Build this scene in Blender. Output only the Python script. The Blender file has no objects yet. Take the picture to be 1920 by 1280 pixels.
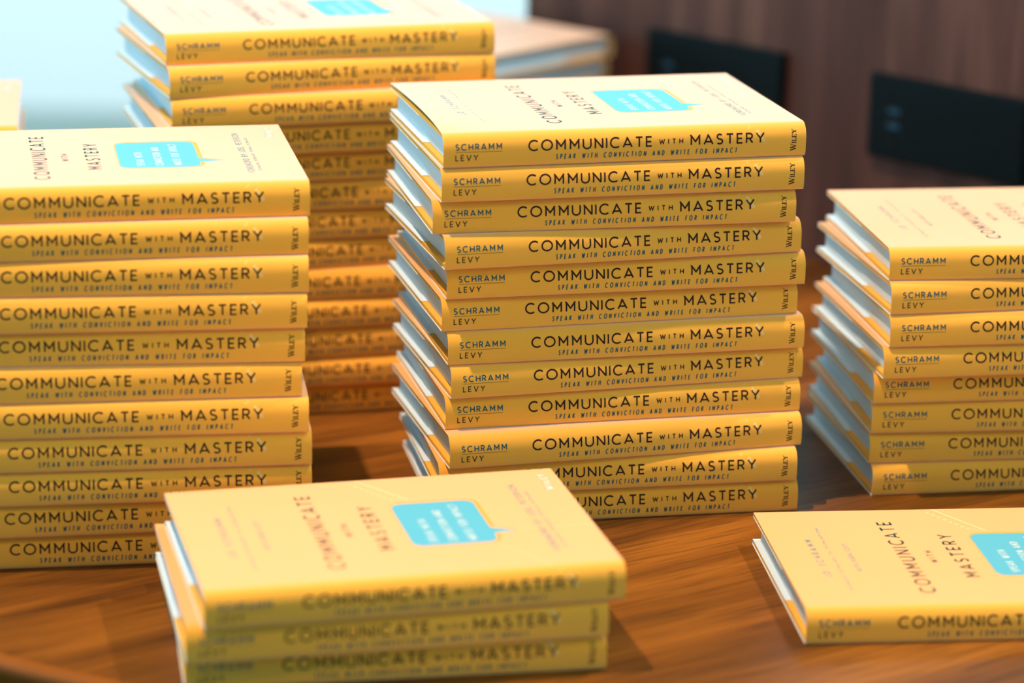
import bpy, bmesh, math, random
from mathutils import Vector, Matrix
random.seed(7)
scene = bpy.context.scene
COL = scene.collection
PI = math.pi

# ------------------------------------------------------------------ camera, world, lights, exposure
F_PX, PITCH, ROLL, CAM_H = 5257.24, 0.288356, 0.020243, 0.62378
cam_data = bpy.data.cameras.new('camera')
cam_data.sensor_fit = 'HORIZONTAL'
cam_data.sensor_width = 36.0
cam_data.lens = 36.0 * F_PX / 1920.0
cam_data.clip_start = 0.05
cam_data.clip_end = 200
cam_data.dof.use_dof = True
cam_data.dof.focus_distance = 1.775
cam_data.dof.aperture_fstop = 3.3
cam = bpy.data.objects.new('camera', cam_data)
COL.objects.link(cam)
cp, sp = math.cos(PITCH), math.sin(PITCH)
cr, sr = math.cos(ROLL), math.sin(ROLL)
right0, up0, fwd = Vector((1, 0, 0)), Vector((0, sp, cp)), Vector((0, cp, -sp))
right, up = cr * right0 + sr * up0, -sr * right0 + cr * up0
m = Matrix((right, up, -fwd)).transposed().to_4x4()
m.translation = Vector((0, 0, CAM_H))
cam.matrix_world = m
scene.camera = cam

scene.view_settings.view_transform = 'Standard'
scene.view_settings.look = 'None'
scene.view_settings.gamma = 1
scene.view_settings.use_curve_mapping = False
scene.view_settings.exposure = 0.0

world = bpy.data.worlds.new('overcast_sky')
scene.world = world
world.use_nodes = True
bg = world.node_tree.nodes['Background']
bg.inputs['Color'].default_value = (0.36, 0.80, 1.0, 1)
bg.inputs['Strength'].default_value = 2.7

def downlight_or_fill(loc, energy, color, size=0.06, aim=(0, 1.75, 0.1), cone=75, blend=0.6):
    l = bpy.data.lights.new('downlight_or_fill', 'SPOT')
    l.energy = energy
    l.color = color
    l.shadow_soft_size = size
    l.spot_size = math.radians(cone)
    l.spot_blend = blend
    o = bpy.data.objects.new('downlight_or_fill', l)
    COL.objects.link(o)
    o.location = loc
    d = Vector(aim) - Vector(loc)
    o.rotation_euler = d.to_track_quat('-Z', 'Y').to_euler()
    return o

WARM = (1.0, 0.69, 0.50)
downlight_or_fill((-0.66, 1.46, 2.57), 318, WARM, 0.03, aim=(0.0, 1.35, 0.0), cone=76, blend=0.95)
downlight_or_fill((1.30, 2.28, 2.57), 225, WARM, 0.04, aim=(0.0, 1.5, 0.0), cone=78, blend=0.9)
downlight_or_fill((-0.20, -0.40, 2.57), 66, (1.0, 0.54, 0.20), 0.05, cone=60)  # added warm fill from the front to brighten the spines, no real fixture

def portal(loc, rot, sx, sy):
    l = bpy.data.lights.new('window_daylight', 'AREA')
    l.shape = 'RECTANGLE'
    l.size, l.size_y = sx, sy
    l.cycles.is_portal = True
    o = bpy.data.objects.new('window_daylight', l)
    COL.objects.link(o)
    o.location = loc
    o.rotation_euler = rot
FLOOR_Z, CEIL_Z = -0.74, 2.60
portal((-0.2, 5.02, 0.93), (PI / 2, 0, PI), 5.6, 3.3)       # back window
portal((-3.02, 1.8, 0.93), (PI / 2, 0, -PI / 2), 6.4, 3.3)   # left window

# ------------------------------------------------------------------ materials
def new_mat(name):
    mt = bpy.data.materials.new(name)
    mt.use_nodes = True
    nt = mt.node_tree
    return mt, nt, nt.nodes['Principled BSDF']

def plain(name, col, rough=0.5, spec=0.5, metal=0.0, noise=0.0, nscale=60):
    mt, nt, b = new_mat(name)
    b.inputs['Base Color'].default_value = (*col, 1)
    b.inputs['Roughness'].default_value = rough
    b.inputs['Specular IOR Level'].default_value = spec
    b.inputs['Metallic'].default_value = metal
    if noise:
        tc = nt.nodes.new('ShaderNodeTexCoord')
        nz = nt.nodes.new('ShaderNodeTexNoise')
        nz.inputs['Scale'].default_value = nscale
        nz.inputs['Detail'].default_value = 4
        nt.links.new(tc.outputs['Object'], nz.inputs['Vector'])
        mx = nt.nodes.new('ShaderNodeMix')
        mx.data_type = 'RGBA'
        mx.inputs[6].default_value = (*[c * (1 - noise) for c in col], 1)
        mx.inputs[7].default_value = (*[min(1, c * (1 + noise)) for c in col], 1)
        nt.links.new(nz.outputs['Fac'], mx.inputs[0])
        nt.links.new(mx.outputs[2], b.inputs['Base Color'])
    return mt

YELLOW = (0.90, 0.425, 0.032)
M_JACKET = plain('yellow_laminated_paper', YELLOW, 0.5, 0.06, noise=0.02, nscale=25)
for _m in (M_JACKET,):
    _b = _m.node_tree.nodes['Principled BSDF']
    _b.inputs['Sheen Weight'].default_value = 1.0
    _b.inputs['Sheen Roughness'].default_value = 0.5
    _b.inputs['Sheen Tint'].default_value = (1.0, 0.89, 0.95, 1)
M_WHITE_PAPER = plain('white_coated_paper', (0.62, 0.80, 0.90), 0.5, 0.4, noise=0.02)
M_CLOTH = plain('orange_yellow_board_paper', (0.84, 0.43, 0.05), 0.6, 0.3, noise=0.06, nscale=400)
M_INK = plain('black_ink', (0.028, 0.012, 0.012), 0.6, 0.12)
M_TAN_INK = plain('tan_ink', (0.88, 0.58, 0.19), 0.5, 0.2)
M_COVER_INK = plain('black_ink_teal_reflection', (0.004, 0.045, 0.055), 0.5, 0.2)  # dark cover ink with its teal reflection put into the colour
M_TEAL = plain('teal_ink', (0.012, 0.095, 0.125), 0.6, 0.12)
M_GREY_INK = plain('dark_grey_ink', (0.045, 0.05, 0.035), 0.6, 0.12)
M_PALE_BLUE = plain('pale_blue_ink', (0.03, 0.27, 0.34), 0.5, 0.2)
M_BLUE = plain('sky_blue_ink', (0.09, 0.45, 0.62), 0.5, 0.2)
M_WHITE_INK = plain('white_ink', (0.80, 0.82, 0.78), 0.5, 0.2)
M_PALE_INK = plain('pale_yellow_ink', (0.95, 0.70, 0.36), 0.5, 0.2)
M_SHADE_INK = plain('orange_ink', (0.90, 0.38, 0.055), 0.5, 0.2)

def pages_mat():
    mt, nt, b = new_mat('stacked_white_pages')
    tc = nt.nodes.new('ShaderNodeTexCoord')
    mp = nt.nodes.new('ShaderNodeMapping')
    mp.inputs['Scale'].default_value = (6, 6, 5200)
    nz = nt.nodes.new('ShaderNodeTexNoise')
    nz.inputs['Scale'].default_value = 1
    nz.inputs['Detail'].default_value = 2
    nt.links.new(tc.outputs['Object'], mp.inputs['Vector'])
    nt.links.new(mp.outputs['Vector'], nz.inputs['Vector'])
    cr_ = nt.nodes.new('ShaderNodeValToRGB')
    cr_.color_ramp.elements[0].position = 0.3
    cr_.color_ramp.elements[0].color = (0.52, 0.62, 0.68, 1)
    cr_.color_ramp.elements[1].position = 0.7
    cr_.color_ramp.elements[1].color = (0.68, 0.82, 0.90, 1)
    nt.links.new(nz.outputs['Fac'], cr_.inputs['Fac'])
    nt.links.new(cr_.outputs['Color'], b.inputs['Base Color'])
    b.inputs['Roughness'].default_value = 0.8
    b.inputs['Specular IOR Level'].default_value = 0.2
    return mt
M_PAGES = pages_mat()

def wood(name, dark, mid, light, scale, rot, rough, pores=0.5, coord='Object', vertical=False):
    mt, nt, b = new_mat(name)
    N, Lk = nt.nodes.new, nt.links.new
    tc = N('ShaderNodeTexCoord')
    rt = N('ShaderNodeMapping')
    rt.inputs['Rotation'].default_value = (0, 0, -rot)
    Lk(tc.outputs[coord], rt.inputs['Vector'])
    def stretched(sx, sy, sz, det, dist=0.0):
        mp = N('ShaderNodeMapping')
        mp.inputs['Scale'].default_value = (sx, sy, sz)
        Lk(rt.outputs['Vector'], mp.inputs['Vector'])
        nz = N('ShaderNodeTexNoise')
        nz.inputs['Scale'].default_value = scale
        nz.inputs['Detail'].default_value = det
        nz.inputs['Distortion'].default_value = dist
        Lk(mp.outputs['Vector'], nz.inputs['Vector'])
        return nz.outputs['Fac']
    if vertical:
        a = stretched(1.0, 1.0, 0.07, 5, 0.3)
        c = stretched(9, 9, 0.3, 2)
    else:
        a = stretched(0.10, 1.0, 1.0, 6, 0.6)
        c = stretched(0.7, 16, 16, 3)
    r1 = N('ShaderNodeValToRGB')
    e = r1.color_ramp.elements
    e[0].position, e[0].color = 0.33, (*dark, 1)
    e[1].position, e[1].color = 0.68, (*light, 1)
    k = e.new(0.5)
    k.color = (*mid, 1)
    Lk(a, r1.inputs['Fac'])
    r2 = N('ShaderNodeValToRGB')
    r2.color_ramp.elements[0].position = 0.36
    r2.color_ramp.elements[0].color = (1 - pores, 1 - pores, 1 - pores, 1)
    r2.color_ramp.elements[1].position = 0.52
    r2.color_ramp.elements[1].color = (1, 1, 1, 1)
    Lk(c, r2.inputs['Fac'])
    mx = N('ShaderNodeMix')
    mx.data_type = 'RGBA'
    mx.blend_type = 'MULTIPLY'
    mx.inputs[0].default_value = 1
    Lk(r1.outputs['Color'], mx.inputs[6])
    Lk(r2.outputs['Color'], mx.inputs[7])
    Lk(mx.outputs[2], b.inputs['Base Color'])
    b.inputs['Roughness'].default_value = rough
    b.inputs['Specular IOR Level'].default_value = 0.25
    return mt

M_TABLE = wood('walnut_veneer', (0.085, 0.029, 0.004), (0.17, 0.058, 0.006), (0.275, 0.10, 0.011), 24, math.radians(33.5), 0.42, 0.42)
M_PANEL = wood('walnut_wall_panel', (0.07, 0.027, 0.020), (0.105, 0.043, 0.032), (0.165, 0.078, 0.054), 30, 0, 0.5, 0.25, vertical=True)
M_WALL = plain('taupe_wall_paint', (0.42, 0.36, 0.30), 0.8, 0.2, noise=0.02)
M_CEIL = plain('white_ceiling_paint', (0.5, 0.46, 0.40), 0.9, 0.1, noise=0.02)
M_FLOOR = plain('grey_carpet', (0.035, 0.033, 0.033), 0.9, 0.1, noise=0.2, nscale=80)
M_PAVE = plain('pale_concrete_paving', (0.95, 0.57, 0.49), 0.9, 0.1, noise=0.03, nscale=3)
M_PAVE_TEAL = plain('teal_tinted_paving', (0.44, 0.31, 0.25), 0.9, 0.1, noise=0.12, nscale=2.5)
M_FRAME = plain('grey_window_frame', (0.35, 0.38, 0.40), 0.4, 0.5, metal=0.4, noise=0.02)
M_PLATE = plain('black_outlet_plastic', (0.002, 0.006, 0.008), 0.4, 0.12, noise=0.05)
M_SLOT = plain('outlet_slot_black', (0.002, 0.002, 0.002), 0.6, 0.2, noise=0.05)
M_USB = plain('blue_usb_tongue', (0.002, 0.05, 0.10), 0.5, 0.5, noise=0.05)
M_STEEL = plain('black_powder_coated_steel', (0.02, 0.02, 0.022), 0.45, 0.5, noise=0.05)

def glass_mat():
    mt = bpy.data.materials.new('clear_window_glass')
    mt.use_nodes = True
    nt = mt.node_tree
    nt.nodes.clear()
    out = nt.nodes.new('ShaderNodeOutputMaterial')
    mix = nt.nodes.new('ShaderNodeMixShader')
    tr = nt.nodes.new('ShaderNodeBsdfTransparent')
    tr.inputs['Color'].default_value = (0.97, 0.99, 0.99, 1)
    gl = nt.nodes.new('ShaderNodeBsdfGlossy')
    gl.inputs['Roughness'].default_value = 0.02
    mix.inputs[0].default_value = 0.05
    nt.links.new(tr.outputs[0], mix.inputs[1])
    nt.links.new(gl.outputs[0], mix.inputs[2])
    nt.links.new(mix.outputs[0], out.inputs['Surface'])
    return mt
M_GLASS = glass_mat()

# ------------------------------------------------------------------ mesh helpers
class MB:
    """Collects verts / faces / material indices for ONE mesh object."""
    def __init__(self):
        self.v, self.f, self.mi, self.sm = [], [], [], []
    def add(self, verts, faces, mi=0, smooth=False):
        o = len(self.v)
        self.v += [tuple(p) for p in verts]
        for f in faces:
            self.f.append(tuple(i + o for i in f))
            self.mi.append(mi)
            self.sm.append(smooth)
    def box(self, a, b, mi=0):
        x0, y0, z0 = a
        x1, y1, z1 = b
        v = [(x0, y0, z0), (x1, y0, z0), (x1, y1, z0), (x0, y1, z0), (x0, y0, z1), (x1, y0, z1), (x1, y1, z1), (x0, y1, z1)]
        self.add(v, [(0, 3, 2, 1), (4, 5, 6, 7), (0, 1, 5, 4), (1, 2, 6, 5), (2, 3, 7, 6), (3, 0, 4, 7)], mi)
    def strip(self, rows, mi=0, smooth=True, closed=False):
        n = len(rows[0])
        v = [p for r in rows for p in r]
        f = []
        for j in range(len(rows) - 1):
            for i in range(n - (0 if closed else 1)):
                k = (i + 1) % n
                f.append((j * n + i, j * n + k, (j + 1) * n + k, (j + 1) * n + i))
        self.add(v, f, mi, smooth)
    def mesh(self, name, mats):
        me = bpy.data.meshes.new(name)
        me.from_pydata(self.v, [], self.f)
        for mt in mats:
            me.materials.append(mt)
        me.polygons.foreach_set('material_index', self.mi)
        me.polygons.foreach_set('use_smooth', self.sm)
        me.update()
        return me

def link(name, me, parent=None):
    o = bpy.data.objects.new(name, me)
    COL.objects.link(o)
    if parent:
        o.parent = parent
    return o

def tag(o, label=None, cat=None, group=None, kind=None):
    if label: o['label'] = label
    if cat: o['category'] = cat
    if group: o['group'] = group
    if kind: o['kind'] = kind
    return o

def bevel(o, w, seg=2):
    md = o.modifiers.new('bevel', 'BEVEL')
    md.width = w
    md.segments = seg
    md.limit_method = 'ANGLE'

# ------------------------------------------------------------------ stroke lettering
def arc(cx, cy, rx, ry, a0, a1, n=14):
    return [(cx + rx * math.cos(math.radians(a0 + (a1 - a0) * i / n)), cy + ry * math.sin(math.radians(a0 + (a1 - a0) * i / n))) for i in range(n + 1)]

def glyphs_round():
    g = {}
    g['C'] = (0.86, [arc(.5, .5, .5, .5, 48, 312, 20)])
    g['O'] = (1.0, [arc(.5, .5, .5, .5, 0, 360, 28)])
    g['G'] = (0.92, [arc(.5, .5, .5, .5, 48, 330, 20) + [(.93, .45), (.55, .45)]])
    g['M'] = (0.94, [[(.07, 0), (.07, .92)], [(-.03, 1.0), (.07, .92), (.47, .34), (.87, .92), (.95, 1.0)], [(.87, 0), (.87, .92)]])
    g['U'] = (0.74, [[(0, 1), (0, .37)] + arc(.37, .37, .37, .37, 180, 360, 14) + [(.74, 1)]])
    g['N'] = (0.76, [[(.05, 0), (.05, .93)], [(-.04, 1.0), (.05, .93), (.76, 0.02)], [(.76, 0), (.76, 1)]])
    g['I'] = (0.02, [[(.01, 0), (.01, 1)]])
    g['A'] = (0.86, [[(0, 0), (.40, .96), (.42, 1.0)], [(.34, .98), (.40, .96), (.86, 0)], [(.13, .27), (.72, .27)]])
    g['T'] = (0.66, [[(0, .97), (.66, .97)], [(.33, .97), (.33, 0)]])
    g['E'] = (0.52, [[(.52, .97), (0, .97), (0, .03), (.52, .03)], [(0, .5), (.46, .5)]])
    g['F'] = (0.50, [[(.50, .97), (0, .97), (0, 0)], [(0, .5), (.44, .5)]])
    g['L'] = (0.48, [[(0, 1), (0, .03), (.48, .03)]])
    g['W'] = (1.1, [[(0, 1), (.27, .02), (.55, .8), (.83, .02), (1.1, 1)]])
    g['V'] = (0.8, [[(0, 1), (.4, .02), (.8, 1)]])
    g['Y'] = (0.74, [[(0, 1), (.37, .46), (.74, 1)], [(.37, .46), (.37, 0)]])
    g['H'] = (0.70, [[(0, 0), (0, 1)], [(.70, 0), (.70, 1)], [(0, .5), (.70, .5)]])
    g['K'] = (0.62, [[(0, 0), (0, 1)], [(.60, 1), (.02, .42)], [(.2, .6), (.64, 0)]])
    g['P'] = (0.55, [[(0, 0), (0, .97), (.28, .97)] + arc(.28, .72, .26, .25, 90, -90, 10) + [(0, .47)]])
    g['B'] = (0.56, [[(0, 0.03), (0, .97), (.28, .97)] + arc(.28, .74, .22, .23, 90, -90, 8) + [(0, .51)], [(.28, .51)] + arc(.30, .27, .25, .24, 90, -90, 8) + [(0, .03)]])
    g['D'] = (0.74, [[(0, .03), (0, .97), (.26, .97)] + arc(.26, .5, .47, .47, 90, -90, 14) + [(0, .03)]])
    g['J'] = (0.42, [[(.42, 1), (.42, .24)] + arc(.21, .24, .21, .22, 0, -170, 8)])
    g['R'] = (0.60, [[(0, 0), (0, .97), (.30, .97)] + arc(.30, .72, .26, .25, 90, -90, 10) + [(0, .47)], [(.28, .47), (.60, 0)]])
    g['S'] = (0.56, [arc(.28, .75, .25, .235, 35, 260, 12) + arc(.28, .255, .27, .24, 80, -145, 14)])
    g['.'] = (0.1, [[(0, .04), (.1, .04)]])
    return g
GL = glyphs_round()

def glyphs_serif():
    t = .035
    def ser(x, y, h=.13):
        return ('t', [(x - h, y), (x + h, y)])
    g = {}
    g['W'] = (1.25, [('k', [(.12, 1), (.40, 0)]), ('t', [(.40, 0), (.62, .8)]), ('k', [(.55, 1), (.85, 0)]), ('t', [(.85, 0), (1.15, 1)]), ser(.12, 1 - t), ser(.57, 1 - t), ser(1.15, 1 - t)])
    g['I'] = (0.30, [('k', [(.15, 0), (.15, .8)]), ser(.15, t), ser(.15, .8 - t)])
    g['L'] = (0.62, [('k', [(.15, 0), (.15, .8)]), ser(.15, .8 - t), ('t', [(.0, t), (.58, t), (.60, .25)])])
    g['E'] = (0.62, [('k', [(.15, 0), (.15, .8)]), ('t', [(.0, t), (.55, t), (.58, .22)]), ('t', [(0, .8 - t), (.52, .8 - t), (.54, .6)]), ('t', [(.15, .42), (.42, .42)])])
    g['Y'] = (0.78, [('k', [(.12, .8), (.40, .36)]), ('t', [(.40, .36), (.68, .8)]), ('k', [(.40, .36), (.40, 0)]), ser(.12, .8 - t), ser(.68, .8 - t, .11), ser(.40, t)])
    return g
GS = glyphs_serif()

def ribbon(mb, pts, half, place, mi, maxseg):
    q = [pts[0]]
    for a, b in zip(pts, pts[1:]):
        d = math.hypot(b[0] - a[0], b[1] - a[1])
        if d < 1e-9: continue
        n = max(1, int(math.ceil(d / maxseg)))
        for i in range(1, n + 1):
            q.append((a[0] + (b[0] - a[0]) * i / n, a[1] + (b[1] - a[1]) * i / n))
    closed = math.hypot(q[0][0] - q[-1][0], q[0][1] - q[-1][1]) < 1e-7 and len(q) > 4
    L_, R_ = [], []
    for i, p in enumerate(q):
        pa = q[i - 1] if i > 0 else (q[-2] if closed else None)
        pb = q[i + 1] if i < len(q) - 1 else (q[1] if closed else None)
        ds = []
        for s, e in ((pa, p), (p, pb)):
            if s is not None and e is not None:
                l = math.hypot(e[0] - s[0], e[1] - s[1])
                ds.append(((e[0] - s[0]) / l, (e[1] - s[1]) / l))
        tx, ty = sum(d[0] for d in ds), sum(d[1] for d in ds)
        l = math.hypot(tx, ty) or 1
        nx, ny = -ty / l, tx / l
        c = max(0.45, abs(nx * -ds[0][1] + ny * ds[0][0]))
        L_.append((p[0] + nx * half / c, p[1] + ny * half / c))
        R_.append((p[0] - nx * half / c, p[1] - ny * half / c))
    mb.strip([[place(*p) for p in L_], [place(*p) for p in R_]], mi, True)

def write(mb, s, x0, x1, y0, cap, stroke, place, mi, xs=1.0, slant=0.0, font='round', track=None):
    """Letters of cap height `cap` from x0 to x1 on baseline y0 (metres); tracking fills the width."""
    F = GL if font == 'round' else GS
    space = 0.55
    ws = [(space if ch == ' ' else F[ch][0]) * cap * xs for ch in s]
    tr = (x1 - x0 - sum(ws)) / max(1, len(s) - 1) if track is None else track
    x = x0
    for ch, w in zip(s, ws):
        if ch != ' ':
            for pl in F[ch][1]:
                half = stroke / 2
                if font != 'round':
                    half = stroke * (0.62 if pl[0] == 'k' else 0.30)
                    pl = pl[1]
                pts = [(x + (px + slant * (py - .5)) * cap * xs, y0 + py * cap) for px, py in pl]
                ribbon(mb, pts, half, place, mi, cap * 0.22)
        x += w + tr

# ------------------------------------------------------------------ the book
BL, BW, PITCH_T = 0.236, 0.1643, 0.021206
BT = PITCH_T - 0.00012
SPD, SPB, SPP = 0.0080, 0.0010, 2.1
SPD_LOW, SPP_LOW = 0.0026, 4.0

def spine_v(w):
    t = 2 * w / BT - 1
    D, P = (SPD, SPP) if t > 0 else (SPD_LOW, SPP_LOW)
    return D - D * (1 - min(1.0, abs(t)) ** P) ** (1 / P) - SPB

def outline(n=26):
    """Outer jacket profile (v, w) from back fore-edge over the spine to front fore-edge."""
    pts = [(BW, 0.0), (BW * .75, 0.0), (BW * .5, 0.0), (BW * .25, 0), (0.012, 0.0)]
    for i in range(n + 1):
        th = -PI / 2 + PI * i / n
        s, c = math.sin(th), math.cos(th)
        D, P = (SPD, SPP) if s > 0 else (SPD_LOW, SPP_LOW)
        t = math.copysign(abs(s) ** (2 / P), s)
        d = abs(c) ** (2 / P)
        pts.append((D - D * d - SPB, BT / 2 * (1 + t)))
    pts += [(0.012, BT), (BW * .25, BT), (BW * .5, BT), (BW * .75, BT), (BW, BT)]
    return pts

def offset(pts, d):
    out = []
    for i, p in enumerate(pts):
        a, b = pts[max(0, i - 1)], pts[min(len(pts) - 1, i + 1)]
        tx, ty = b[0] - a[0], b[1] - a[1]
        l = math.hypot(tx, ty)
        out.append((p[0] + ty / l * d, p[1] - tx / l * d))     # inward for this winding
    return out

EPS = 0.00006
def on_cover(u, v):                 # u from head, v from spine
    return (u, v, BT + EPS)
def cover_xy(x, y):                 # reading direction x = +v, letter-up = -u
    return on_cover(-y, x)
def on_spine(u, w):
    return (u, spine_v(w) - EPS, w)
def spine_up(x, y):                 # text running up the spine: x = +w, letter-up = -u
    return on_spine(-y, x)

def jacket_mesh(bow=0.0):
    mb = MB()
    out = outline()
    inn = offset(out, 0.0003)
    us = [0, .004, .012, .03, .06, .118, .18, .224, .232, BL]
    def dz(u, v, w):
        if not bow or w < BT * 0.9 or v < 0.008: return 0.0
        t = (v - 0.008) / (BW - 0.008)
        return bow * math.sin(PI * min(1, t) ** 0.75) ** 0.9 * max(0.0, 1 - u / 0.055) ** 1.5
    R = lambda u, P: [(u, v, w + dz(u, v, w)) for v, w in P]
    if bow:
        add = []
        for P in (out, inn):
            tail = P[-5:]
            P2 = P[:-5] + [(0.012 + (BW - 0.012) * k / 20, tail[0][1]) for k in range(21)]
            add.append(P2)
        out, inn = add
    mb.strip([R(u, out) for u in us][::-1], 0)
    mb.strip([R(u, inn) for u in us], 1)
    mb.strip([R(0, out), R(0, inn)], 1)
    mb.strip([R(BL, inn), R(BL, out)], 1)
    # folds over the fore-edges of both boards
    for w0, w1 in ((0.0, 0.0031), (BT, BT - 0.0031)):
        prof = [(BW, w0), (BW + .0004, w0 + (w1 - w0) * .2), (BW + .0004, w0 + (w1 - w0) * .8), (BW, w1)]
        if not (bow and w0 > 0):
            mb.strip([[(u, v, w) for v, w in prof] for u in us], 0)
            mb.strip([[(u, v - .0003, w) for v, w in prof] for u in us], 1)
    def bz(pl):
        return (lambda x, y: (lambda p: (p[0], p[1], p[2] + dz(p[0], p[1], p[2])))(pl(x, y))) if bow else pl
    C, S, U = bz(cover_xy), on_spine, spine_up
    k = 0.001
    def fine(x0, x1, y, h, words):
        n_ = sum(words) + len(words) - 1
        st, x = (x1 - x0) / n_, x0
        for w_ in words:
            for q in range(w_):
                ribbon(mb, [(x * k, y * k), (x * k, (y + h) * k)], .36 * k, C, 5, .01)
                if q % 3 != 1:
                    ribbon(mb, [(x * k, (y + h * (.5 if q % 2 else .95)) * k), ((x + st * .6) * k, (y + h * (.5 if q % 2 else .95)) * k)], .3 * k, C, 5, .01)
                x += st
            x += st
    # front cover
    write(mb, 'JD SCHRAMM', 52 * k, 114 * k, -26.2 * k, 4.0 * k, .85 * k, C, 5)
    fine(31, 137, -34.6, 2.0, (7, 8, 2, 11))     # too small to read in the photo
    write(mb, 'WITH KARA LEVY', 60 * k, 106 * k, -46.4 * k, 3.2 * k, .5 * k, C, 5)
    write(mb, 'COMMUNICATE', 24 * k, 142 * k, -82.2 * k, 8.6 * k, 1.35 * k, C, 10)
    write(mb, 'WITH', 72 * k, 91 * k, -95.4 * k, 3.8 * k, .75 * k, C, 10)
    write(mb, 'MASTERY', 47 * k, 118 * k, -114.6 * k, 8.2 * k, 1.35 * k, C, 10)
    write(mb, 'FOREWORD BY JOEL PETERSON', 29 * k, 139 * k, -206.2 * k, 3.8 * k, .75 * k, C, 5)
    fine(34, 128, -211.2, 1.8, (8, 8, 6, 8))
    write(mb, 'WILEY', 127 * k, 155 * k, -229 * k, 5.6 * k, 1.0 * k, C, 7, font='serif')
    # speech bubble with its tail (x along v, y along -u)
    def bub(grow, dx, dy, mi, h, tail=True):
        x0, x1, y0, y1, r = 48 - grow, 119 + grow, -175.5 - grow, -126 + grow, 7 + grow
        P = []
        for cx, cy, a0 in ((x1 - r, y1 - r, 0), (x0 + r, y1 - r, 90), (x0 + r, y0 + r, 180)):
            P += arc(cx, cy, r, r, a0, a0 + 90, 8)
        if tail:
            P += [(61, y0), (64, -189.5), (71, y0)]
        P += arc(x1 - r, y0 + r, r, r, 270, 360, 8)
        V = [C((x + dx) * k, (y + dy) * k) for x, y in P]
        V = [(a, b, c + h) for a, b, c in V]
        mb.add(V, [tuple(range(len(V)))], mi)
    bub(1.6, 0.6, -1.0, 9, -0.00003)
    bub(0, 0, 0, 6, 0.0)
    C2 = lambda x, y: (lambda p: (p[0], p[1], p[2] + 0.00004))(C(x, y))
    write(mb, 'SPEAK WITH', 54 * k, 90 * k, -141.2 * k, 4.6 * k, .58 * k, C2, 7, xs=.55)
    write(mb, 'CONVICTION AND', 54 * k, 103.5 * k, -152.6 * k, 4.6 * k, .58 * k, C2, 7, xs=.55)
    write(mb, 'WRITE FOR IMPACT', 54 * k, 112 * k, -164 * k, 4.6 * k, .58 * k, C2, 7, xs=.55)
    # pale solid and dotted lines crossing the cover and running on over the spine
    ribbon(mb, [(163.5 * k, -114.5 * k), (124 * k, -139 * k)], .5 * k, C, 8, .01)
    ribbon(mb, [(65 * k, -190 * k), (65.5 * k, -235.5 * k)], .35 * k, C, 8, .01)
    for i in range(8):
        t = i / 8
        x, y = 158.5 - 34 * t, -109.5 - 21 * t
        ribbon(mb, [(x * k, y * k), ((x - 2.2) * k, (y - 1.35) * k)], .55 * k, C, 8, .01)
    for i in range(9):
        t = i / 9
        x, y = 43 - 38 * t, -175.5 - 21 * t
        ribbon(mb, [(x * k, y * k), ((x - 2.0) * k, (y - 1.1) * k)], .55 * k, C, 8, .01)
    for u, w in ((198.5, 19.2), (203.6, 16.6), (204.8, 15.2), (207.0, 12.2), (207.6, 11.0)):
        ribbon(mb, [((u - .5) * k, (w + .6) * k), ((u + .5) * k, (w - .6) * k)], 1.0 * k, S, 11, .0006)
    # spine
    write(mb, 'SCHRAMM', 7.8 * k, 37.0 * k, 11.3 * k, 3.5 * k, .70 * k, S, 4)
    ribbon(mb, [(7.8 * k, 9.9 * k), (37.2 * k, 9.9 * k)], .12 * k, S, 3, .01)
    write(mb, 'LEVY', 7.8 * k, 21.8 * k, 4.6 * k, 3.5 * k, .64 * k, S, 3)
    write(mb, 'COMMUNICATE', 54.3 * k, 133.7 * k, 9.6 * k, 6.1 * k, 1.02 * k, S, 2, xs=1.09)
    write(mb, 'WITH', 138.8 * k, 154 * k, 10.9 * k, 2.9 * k, .62 * k, S, 2)
    write(mb, 'MASTERY', 159.2 * k, 207.8 * k, 9.6 * k, 6.1 * k, 1.02 * k, S, 2, xs=1.09)
    write(mb, 'SPEAK WITH CONVICTION AND WRITE FOR IMPACT', 72 * k, 190 * k, 3.7 * k, 3.0 * k, .58 * k, S, 4, xs=.52, slant=.18)
    write(mb, 'WILEY', 3.5 * k, 17.4 * k, -229.4 * k, 3.7 * k, .54 * k, U, 2, font='serif')
    return mb.mesh('dust_jacket', [M_JACKET, M_WHITE_PAPER, M_INK, M_GREY_INK, M_TEAL, M_PALE_BLUE, M_BLUE, M_WHITE_INK, M_PALE_INK, M_SHADE_INK, M_COVER_INK, M_TAN_INK])

def case_mesh():
    mb = MB()
    o = outline()
    oo = offset(o, 0.00045)
    ii = offset(o, 0.0030)
    n = len(o)
    oo = [(min(v, BW - .0005), w) for v, w in oo]
    ii = [(min(v, BW - .0005), w) for v, w in ii]
    ring = oo + ii[::-1]
    u0, u1 = 0.0006, BL - 0.0006
    mb.strip([[(u, v, w) for v, w in ring] for u in (u1, u0)], 0, False, closed=True)
    for u, flip in ((u0, False), (u1, True)):
        V = [(u, v, w) for v, w in oo] + [(u, v, w) for v, w in ii]
        F = [(i, i + 1, n + i + 1, n + i) for i in range(n - 1)]
        mb.add(V, [f[::-1] if flip else f for f in F], 0)
    return mb.mesh('cover_case', [M_CLOTH])

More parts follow.
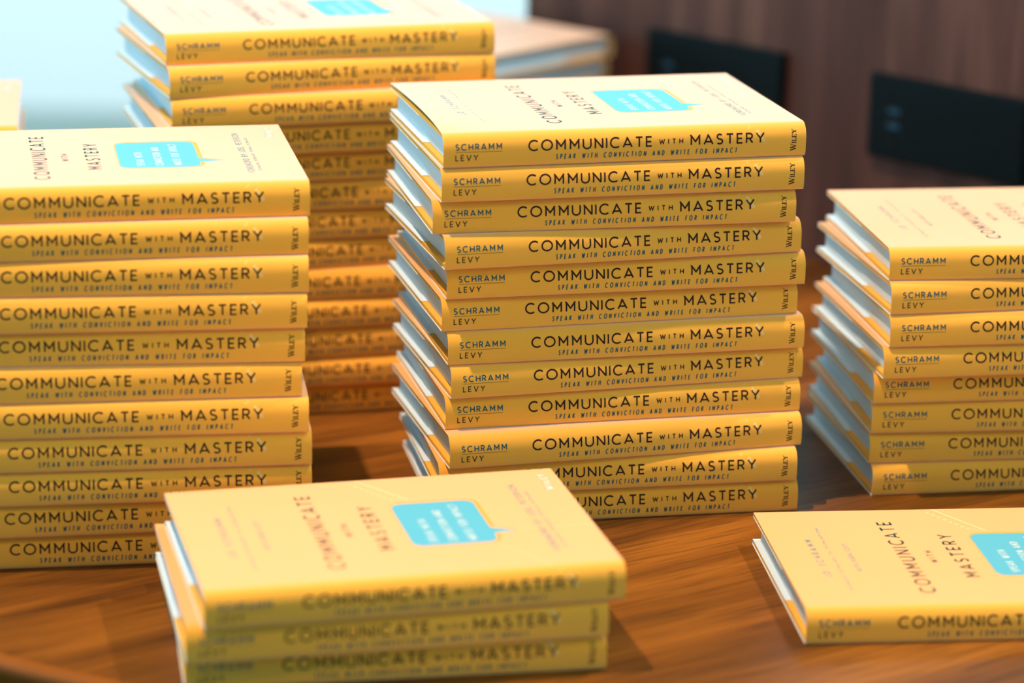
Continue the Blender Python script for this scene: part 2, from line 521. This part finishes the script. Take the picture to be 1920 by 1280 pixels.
PIN = 0.0044
def pages_mesh():
    mb = MB()
    w0, w1 = 0.0034, BT - 0.0034
    prof = []
    for i in range(9):
        t = -1 + 2 * i / 8
        prof.append((0.0036 - 0.0018 * (1 - t * t), (w0 + w1) / 2 + t * (w1 - w0) / 2))
    for i in range(9):
        t = 1 - 2 * i / 8
        prof.append((BW - 0.0055 - 0.0006 * (1 - t * t), (w0 + w1) / 2 + t * (w1 - w0) / 2))
    n = len(prof)
    mb.strip([[(u, v, w) for v, w in prof] for u in (PIN, BL - PIN)], 0, False, closed=True)
    mb.add([(PIN, v, w) for v, w in prof], [tuple(range(n))], 0)
    mb.add([(BL - PIN, v, w) for v, w in prof], [tuple(range(n))[::-1]], 0)
    return mb.mesh('page_block', [M_PAGES])

def flap_mesh(front):
    mb = MB()
    wd = 0.090 if front else 0.104
    w = BT - 0.0032 if front else 0.0032
    s = -1 if front else 1
    mb.box((0.0002, BW - wd, min(w, w + s * .00015)), (BL - .0002, BW - .0001, max(w, w + s * .00015)))
    return mb.mesh('jacket_flap', [M_WHITE_PAPER])

ME = dict(case=case_mesh(), jacket=jacket_mesh(), bowed=jacket_mesh(0.0026), pages=pages_mesh(), flap_front=flap_mesh(True), flap_back=flap_mesh(False))

def make_book():
    root = bpy.data.objects.new('hardcover_book', None)
    root.empty_display_size = 0.02
    COL.objects.link(root)
    link('cover_case', ME['case'], root)
    link('page_block', ME['pages'], root)
    j = link('dust_jacket', ME['jacket'], root)
    for nm in ('flap_front', 'flap_back'):
        tag(link('jacket_flap', ME[nm], j), label='white jacket flap')
    return root

def copy_tree(o, parent=None):
    c = o.copy()
    COL.objects.link(c)
    if parent: c.parent = parent
    for ch in o.children: copy_tree(ch, c)
    return c

PROTO = make_book()
USED = []
def book(x, y, z, yaw, label, group):
    o = PROTO if not USED else copy_tree(PROTO)
    USED.append(o)
    o.location = (x, y, z)
    o.rotation_euler = (0, 0, yaw)
    return tag(o, label, 'book', group)

STACKS = {
 'C': [(-0.04473, 1.6886, 0.24847), (-0.04548, 1.68612, 0.24153), (-0.05096, 1.68978, 0.22019), (-0.04275, 1.68331, 0.27604), (-0.04165, 1.69129, 0.23481), (-0.04446, 1.69184, 0.25237), (-0.04025, 1.68925, 0.23741), (-0.03781, 1.68567, 0.27162), (-0.04122, 1.68834, 0.23558), (-0.03777, 1.67309, 0.27039), (-0.04451, 1.68073, 0.19713), (-0.0433, 1.68403, 0.18965)],
 'B': [(-0.24041, 1.89033, 0.32567), (-0.23717, 1.88178, 0.35698), (-0.23559, 1.87936, 0.29134), (-0.24456, 1.88049, 0.2864), (-0.24527, 1.88677, 0.27315), (-0.24099, 1.89281, 0.23189), (-0.24201, 1.88954, 0.26031), (-0.2352, 1.88636, 0.30008), (-0.23835, 1.88616, 0.24634), (-0.23235, 1.8833, 0.2628), (-0.2298, 1.88523, 0.25312), (-0.23109, 1.88467, 0.23912), (-0.23244, 1.88725, 0.25064)],
 'Lf': [(-0.35487, 1.59924, 0.20253), (-0.35582, 1.59267, 0.1807), (-0.35648, 1.59242, 0.14448), (-0.35686, 1.58699, 0.15027), (-0.35875, 1.5902, 0.13598), (-0.35988, 1.58328, 0.15522), (-0.35561, 1.58085, 0.1458), (-0.35364, 1.58042, 0.15238), (-0.3537, 1.58031, 0.15277), (-0.35701, 1.58092, 0.17742), (-0.35538, 1.58559, 0.16409)],
 'R': [(0.24381, 1.75837, 0.14852), (0.24534, 1.752, 0.19682), (0.24547, 1.74905, 0.16396), (0.24232, 1.74772, 0.17927), (0.23855, 1.76061, 0.15451), (0.23853, 1.7626, 0.1253), (0.23835, 1.76341, 0.14983), (0.24098, 1.7591, 0.17502)],
 'F': [(0.17245, 1.50082, 0.11067)],
 'G': [(-0.16256, 1.40082, 0.25165), (-0.17312, 1.40391, 0.22535), (-0.17563, 1.41786, 0.17975)],
}
# pile against the wall (heads turned towards the camera) and pile at the far left
STACKS['D'] = [(0.086 + random.uniform(-.004, .004) * (i > 0), 2.520 + random.uniform(-.004, .004) * (i > 0), math.radians(138 + random.uniform(-4, 4) * (i > 0))) for i in range(8)]
def far_right_origin(fx, fy, yaw):
    return (fx - math.cos(yaw) * BL + math.sin(yaw) * BW, fy - math.sin(yaw) * BL - math.cos(yaw) * BW, yaw)
STACKS['E'] = [far_right_origin(-0.367 + random.uniform(-.004, .004) * (i > 0), 2.042 + random.uniform(-.004, .004) * (i > 0), math.radians(9 + random.uniform(-2, 2) * (i > 0))) for i in range(10)]

ORD = ['topmost', 'second from the top', 'third from the top', 'fourth from the top', 'fifth from the top', 'sixth from the top', 'seventh from the top',
       'eighth from the top', 'ninth from the top', 'tenth from the top', 'eleventh from the top', 'twelfth from the top', 'thirteenth from the top']
WHERE = {
 'C': ('in the sharp central stack', 'books in the sharp central stack'),
 'B': ('in the tall blurred stack behind the left one', 'books in the tall blurred rear stack'),
 'Lf': ('in the left stack cut by the frame edge', 'books in the left stack'),
 'R': ('in the stack at the right frame edge', 'books in the right stack'),
 'G': ('in the low blurred front pile', 'books in the low front pile'),
 'D': ('in the turned pile against the panelled wall', 'books in the pile against the wall'),
 'E': ('in the pale pile at the far left edge', 'books in the pile at the far left'),
}
SPECIAL = {
 ('C', 0): 'yellow hardcover topmost in the sharp central stack, jacket lifting off its board',
 ('C', 9): 'yellow hardcover tenth from the top in the sharp central stack, jutting furthest forward',
 ('G', 0): 'yellow hardcover on top of the low front pile, blue speech bubble in full view',
 ('F', 0): 'single yellow hardcover lying alone on the table at lower right',
}
for key, lst in STACKS.items():
    n = len(lst)
    for i, (x, y, a) in enumerate(lst):
        if (key, i) in SPECIAL:
            lab = SPECIAL[(key, i)]
        else:
            o_ = 'bottom' if i == n - 1 else ORD[i]
            lab = 'yellow hardcover %s %s' % (o_, WHERE[key][0])
        book(x, y, (n - 1 - i) * PITCH_T, a, lab, WHERE[key][1] if key in WHERE else None)
for ch in USED[0].children:
    if ch.name.startswith('dust_jacket'):
        ch.data = ME['bowed']

# ------------------------------------------------------------------ table
WALL_P, WALL_A = Vector((0.2524, 2.3846, 0)), math.radians(-45.37)
WT = Vector((math.cos(WALL_A), math.sin(WALL_A), 0))      # along the wall, towards the right
WN = Vector((math.sin(WALL_A), -math.cos(WALL_A), 0))     # out of the wall, towards the room
TC, TR = Vector((0.0755, 2.102, 0)), 0.743
def table_outline(r):
    pts = []
    for i in range(160):
        a = 2 * PI * i / 160
        p = TC + Vector((math.cos(a) * r, math.sin(a) * r, 0))
        d = (p - WALL_P).dot(WN)
        s = (p - WALL_P).dot(WT)
        if d < 0.002:
            p = p + WN * (0.002 - d)
        pts.append((p.x, p.y))
    return pts
troot = bpy.data.objects.new('round_table', None)
COL.objects.link(troot)
troot.location = (0, 0, 0)
tag(troot, 'round walnut table with a lipped edge carrying all the book stacks', 'table')
mb = MB()
o = table_outline(TR - 0.012)
n = len(o)
mb.add([(x, y, 0) for x, y in o] + [(x, y, -0.03) for x, y in o],
       [tuple(range(n)), tuple(range(2 * n - 1, n - 1, -1))] + [(i, n + i, n + (i + 1) % n, (i + 1) % n) for i in range(n)], 0)
link('tabletop', mb.mesh('tabletop', [M_TABLE]), troot)
mb = MB()
rows = []
for d, z in ((-.012, -.0002), (-.005, 0), (-.0015, -.0012), (0, -.004), (-.001, -.009), (-.010, -.026), (-.016, -.03), (-.024, -.03)):
    rows.append([(x, y, z) for x, y in table_outline(TR + d)])
mb.strip(rows, 0, True, closed=True)
M_EDGE = plain('walnut_edge_band', (0.21, 0.068, 0.008), 0.5, 0.15, noise=0.15, nscale=30)
link('edge_band', mb.mesh('edge_band', [M_EDGE]), troot)
def lathe(mb, prof, cx, cy, seg=40, mi=0):
    mb.strip([[(cx + r * math.cos(2 * PI * k / seg), cy + r * math.sin(2 * PI * k / seg), z) for k in range(seg)] for r, z in prof], mi, True, closed=True)
mb = MB()
lathe(mb, [(0.0, -.73), (.26, -.73), (.27, -.735), (.26, -.72), (.08, -.70), (.045, -.68), (.04, -.08), (.10, -.04), (.10, -.03), (0, -.03)], 0.05, 1.95)
link('pedestal', mb.mesh('pedestal', [M_STEEL]), troot)

# ------------------------------------------------------------------ room shell
def struct(name, mb, mats):
    o = link(name, mb.mesh(name, mats))
    return tag(o, kind='structure')
def slab(name, a, b, mat):
    mb = MB()
    mb.box(a, b)
    return struct(name, mb, [mat])
slab('floor', (-3.0, -3.0, FLOOR_Z - .05), (3.4, 5.0, FLOOR_Z), M_FLOOR)
slab('ceiling', (-3.1, -3.1, CEIL_Z), (3.5, 5.1, CEIL_Z + .1), M_CEIL)
slab('wall_front', (-3.0, -3.1, FLOOR_Z), (3.5, -3.0, CEIL_Z), M_WALL)
# panelled wall running diagonally behind the table
def wall_prism(name, s0, s1, z0, z1, thick, mat, off=0.0):
    mb = MB()
    P = []
    for s, d in ((s0, off), (s1, off), (s1, off - thick), (s0, off - thick)):
        p = WALL_P + WT * s + WN * d
        P.append((p.x, p.y))
    mb.add([(x, y, z0) for x, y in P] + [(x, y, z1) for x, y in P],
           [(0, 3, 2, 1), (4, 5, 6, 7), (0, 1, 5, 4), (1, 2, 6, 5), (2, 3, 7, 6), (3, 0, 4, 7)])
    return struct(name, mb, [mat])
S_END = (Vector((0.008, 2.633, 0)) - WALL_P).dot(WT)
wall_prism('wall_right', S_END, 4.4, FLOOR_Z, 0.27, 0.12, M_PANEL)
slab('wall_back', (2.6, 5.0, FLOOR_Z), (3.5, 5.1, CEIL_Z), M_WALL)
def window(name, axis, at, lo, hi, z0, z1, bars):
    """Floor to ceiling glazing: frame mesh (structure) with pane children."""
    mb = MB()
    t, fw = 0.05, 0.05
    def bx(a0, a1, za, zb):
        if axis == 'x': mb.box((a0, at, za), (a1, at + t, zb))
        else: mb.box((at - t, a0, za), (at, a1, zb))
    xs = [lo] + bars + [hi]
    for x in xs:
        bx(x - fw / 2, x + fw / 2, z0, z1)
    for za, zb in ((z0, z0 + .04), (z1 - .06, z1)):
        bx(lo, hi, za, zb)
    fr = struct(name, mb, [M_FRAME])
    for a0, a1 in zip(xs, xs[1:]):
        pb = MB()
        if axis == 'x': pb.box((a0 + fw / 2, at + .022, z0 + .04), (a1 - fw / 2, at + .028, z1 - .06))
        else: pb.box((at - .028, a0 + fw / 2, z0 + .04), (at - .022, a1 - fw / 2, z1 - .06))
        link('window_pane', pb.mesh('window_pane', [M_GLASS]), fr)
window('window_1', 'x', 5.0, -3.0, 2.6, FLOOR_Z, CEIL_Z, [-1.6, 0.35, 1.5])
window('window_2', 'y', -3.0, -1.4, 5.0, FLOOR_Z, CEIL_Z, [0.2, 1.8, 3.4])
slab('wall_left', (-3.1, -3.0, FLOOR_Z), (-3.0, -1.4, CEIL_Z), M_WALL)
tag(slab('outdoor_paving', (-30, 6.52, FLOOR_Z - .15), (30, 45, FLOOR_Z - .02), M_PAVE), 'bright pale paving outside beyond the window', 'paving', kind='structure')
tag(slab('outdoor_walkway', (-30, 5.1, FLOOR_Z - .15), (30, 6.52, FLOOR_Z - .02), M_PAVE_TEAL), 'teal-toned walkway strip outside just beyond the window', 'walkway', kind='structure')
tag(slab('outdoor_terrace', (-30, -10, FLOOR_Z - .15), (-3.1, 5.1, FLOOR_Z - .02), M_PAVE), 'pale terrace outside the left window', 'terrace', kind='structure')

# ------------------------------------------------------------------ power outlets on the panelled wall
def wall_point(s, z, d=0.0):
    p = WALL_P + WT * s + WN * d
    return Vector((p.x, p.y, z))
def outlet(s0, zc, label, wd=0.160, ht=0.0715):
    root = bpy.data.objects.new('power_outlet_panel', None)
    COL.objects.link(root)
    root.empty_display_size = .03
    root.location = wall_point(s0, zc)
    root.rotation_euler = (0, 0, WALL_A)
    tag(root, label, 'outlet', 'black power outlet panels')
    # local: x along the wall, -y out of the wall, z up
    mb = MB()
    mb.box((0, -.009, -ht / 2), (wd, 0.0, ht / 2))
    fp = link('faceplate', mb.mesh('faceplate', [M_PLATE]), root)
    bevel(fp, .0022, 3)
    y0 = -.0092
    for k, zz in ((0, .008), (1, -.0045)):
        mb = MB()
        mb.box((.021, y0 - .0004, zz - .0042), (.036, y0 + .0006, zz + .0042), 0)
        mb.box((.0225, y0 - .0007, zz - .0036), (.0345, y0, zz + .0006), 1)
        u = link('usb_port', mb.mesh('usb_port', [M_SLOT, M_USB]), root)
        tag(u, label='blue-tongued usb port')
    mb = MB()
    lathe_pts = [(.026 + .0045 * math.cos(2 * PI * k / 20), -.021 + .0045 * math.sin(2 * PI * k / 20)) for k in range(20)]
    mb.add([(x, y0 - .0004, z) for x, z in lathe_pts] + [(x, y0 + .0006, z) for x, z in lathe_pts],
           [tuple(range(20))] + [(i, (i + 1) % 20, 20 + (i + 1) % 20, 20 + i) for i in range(20)])
    link('reset_button', mb.mesh('reset_button', [M_SLOT]), root)
    for k in range(3):
        x = .0615 + .043 * k
        mb = MB()
        for dx, w_ in ((-.00635, .0017), (.00635, .0014)):
            mb.box((x + dx - w_, y0 - .0003, .0065 - .004), (x + dx + w_, y0 + .0006, .0065 + .004))
        pts = [(x + .0026 * math.cos(2 * PI * q / 16), -.0075 + .0026 * math.sin(2 * PI * q / 16)) for q in range(16)]
        mb.add([(a, y0 - .0003, b) for a, b in pts] + [(a, y0 + .0006, b) for a, b in pts],
               [tuple(range(16))] + [(i, (i + 1) % 16, 16 + (i + 1) % 16, 16 + i) for i in range(16)])
        link('socket', mb.mesh('socket', [M_SLOT]), root)
s_of = lambda x, y: (Vector((x, y, 0)) - WALL_P).dot(WT)
outlet(s_of(0.122, 2.516), 0.1415, 'black outlet panel on the wall just behind the sharp central stack')
outlet(s_of(0.303, 2.334), 0.1405, 'black outlet panel with blue usb ports above the right stack')
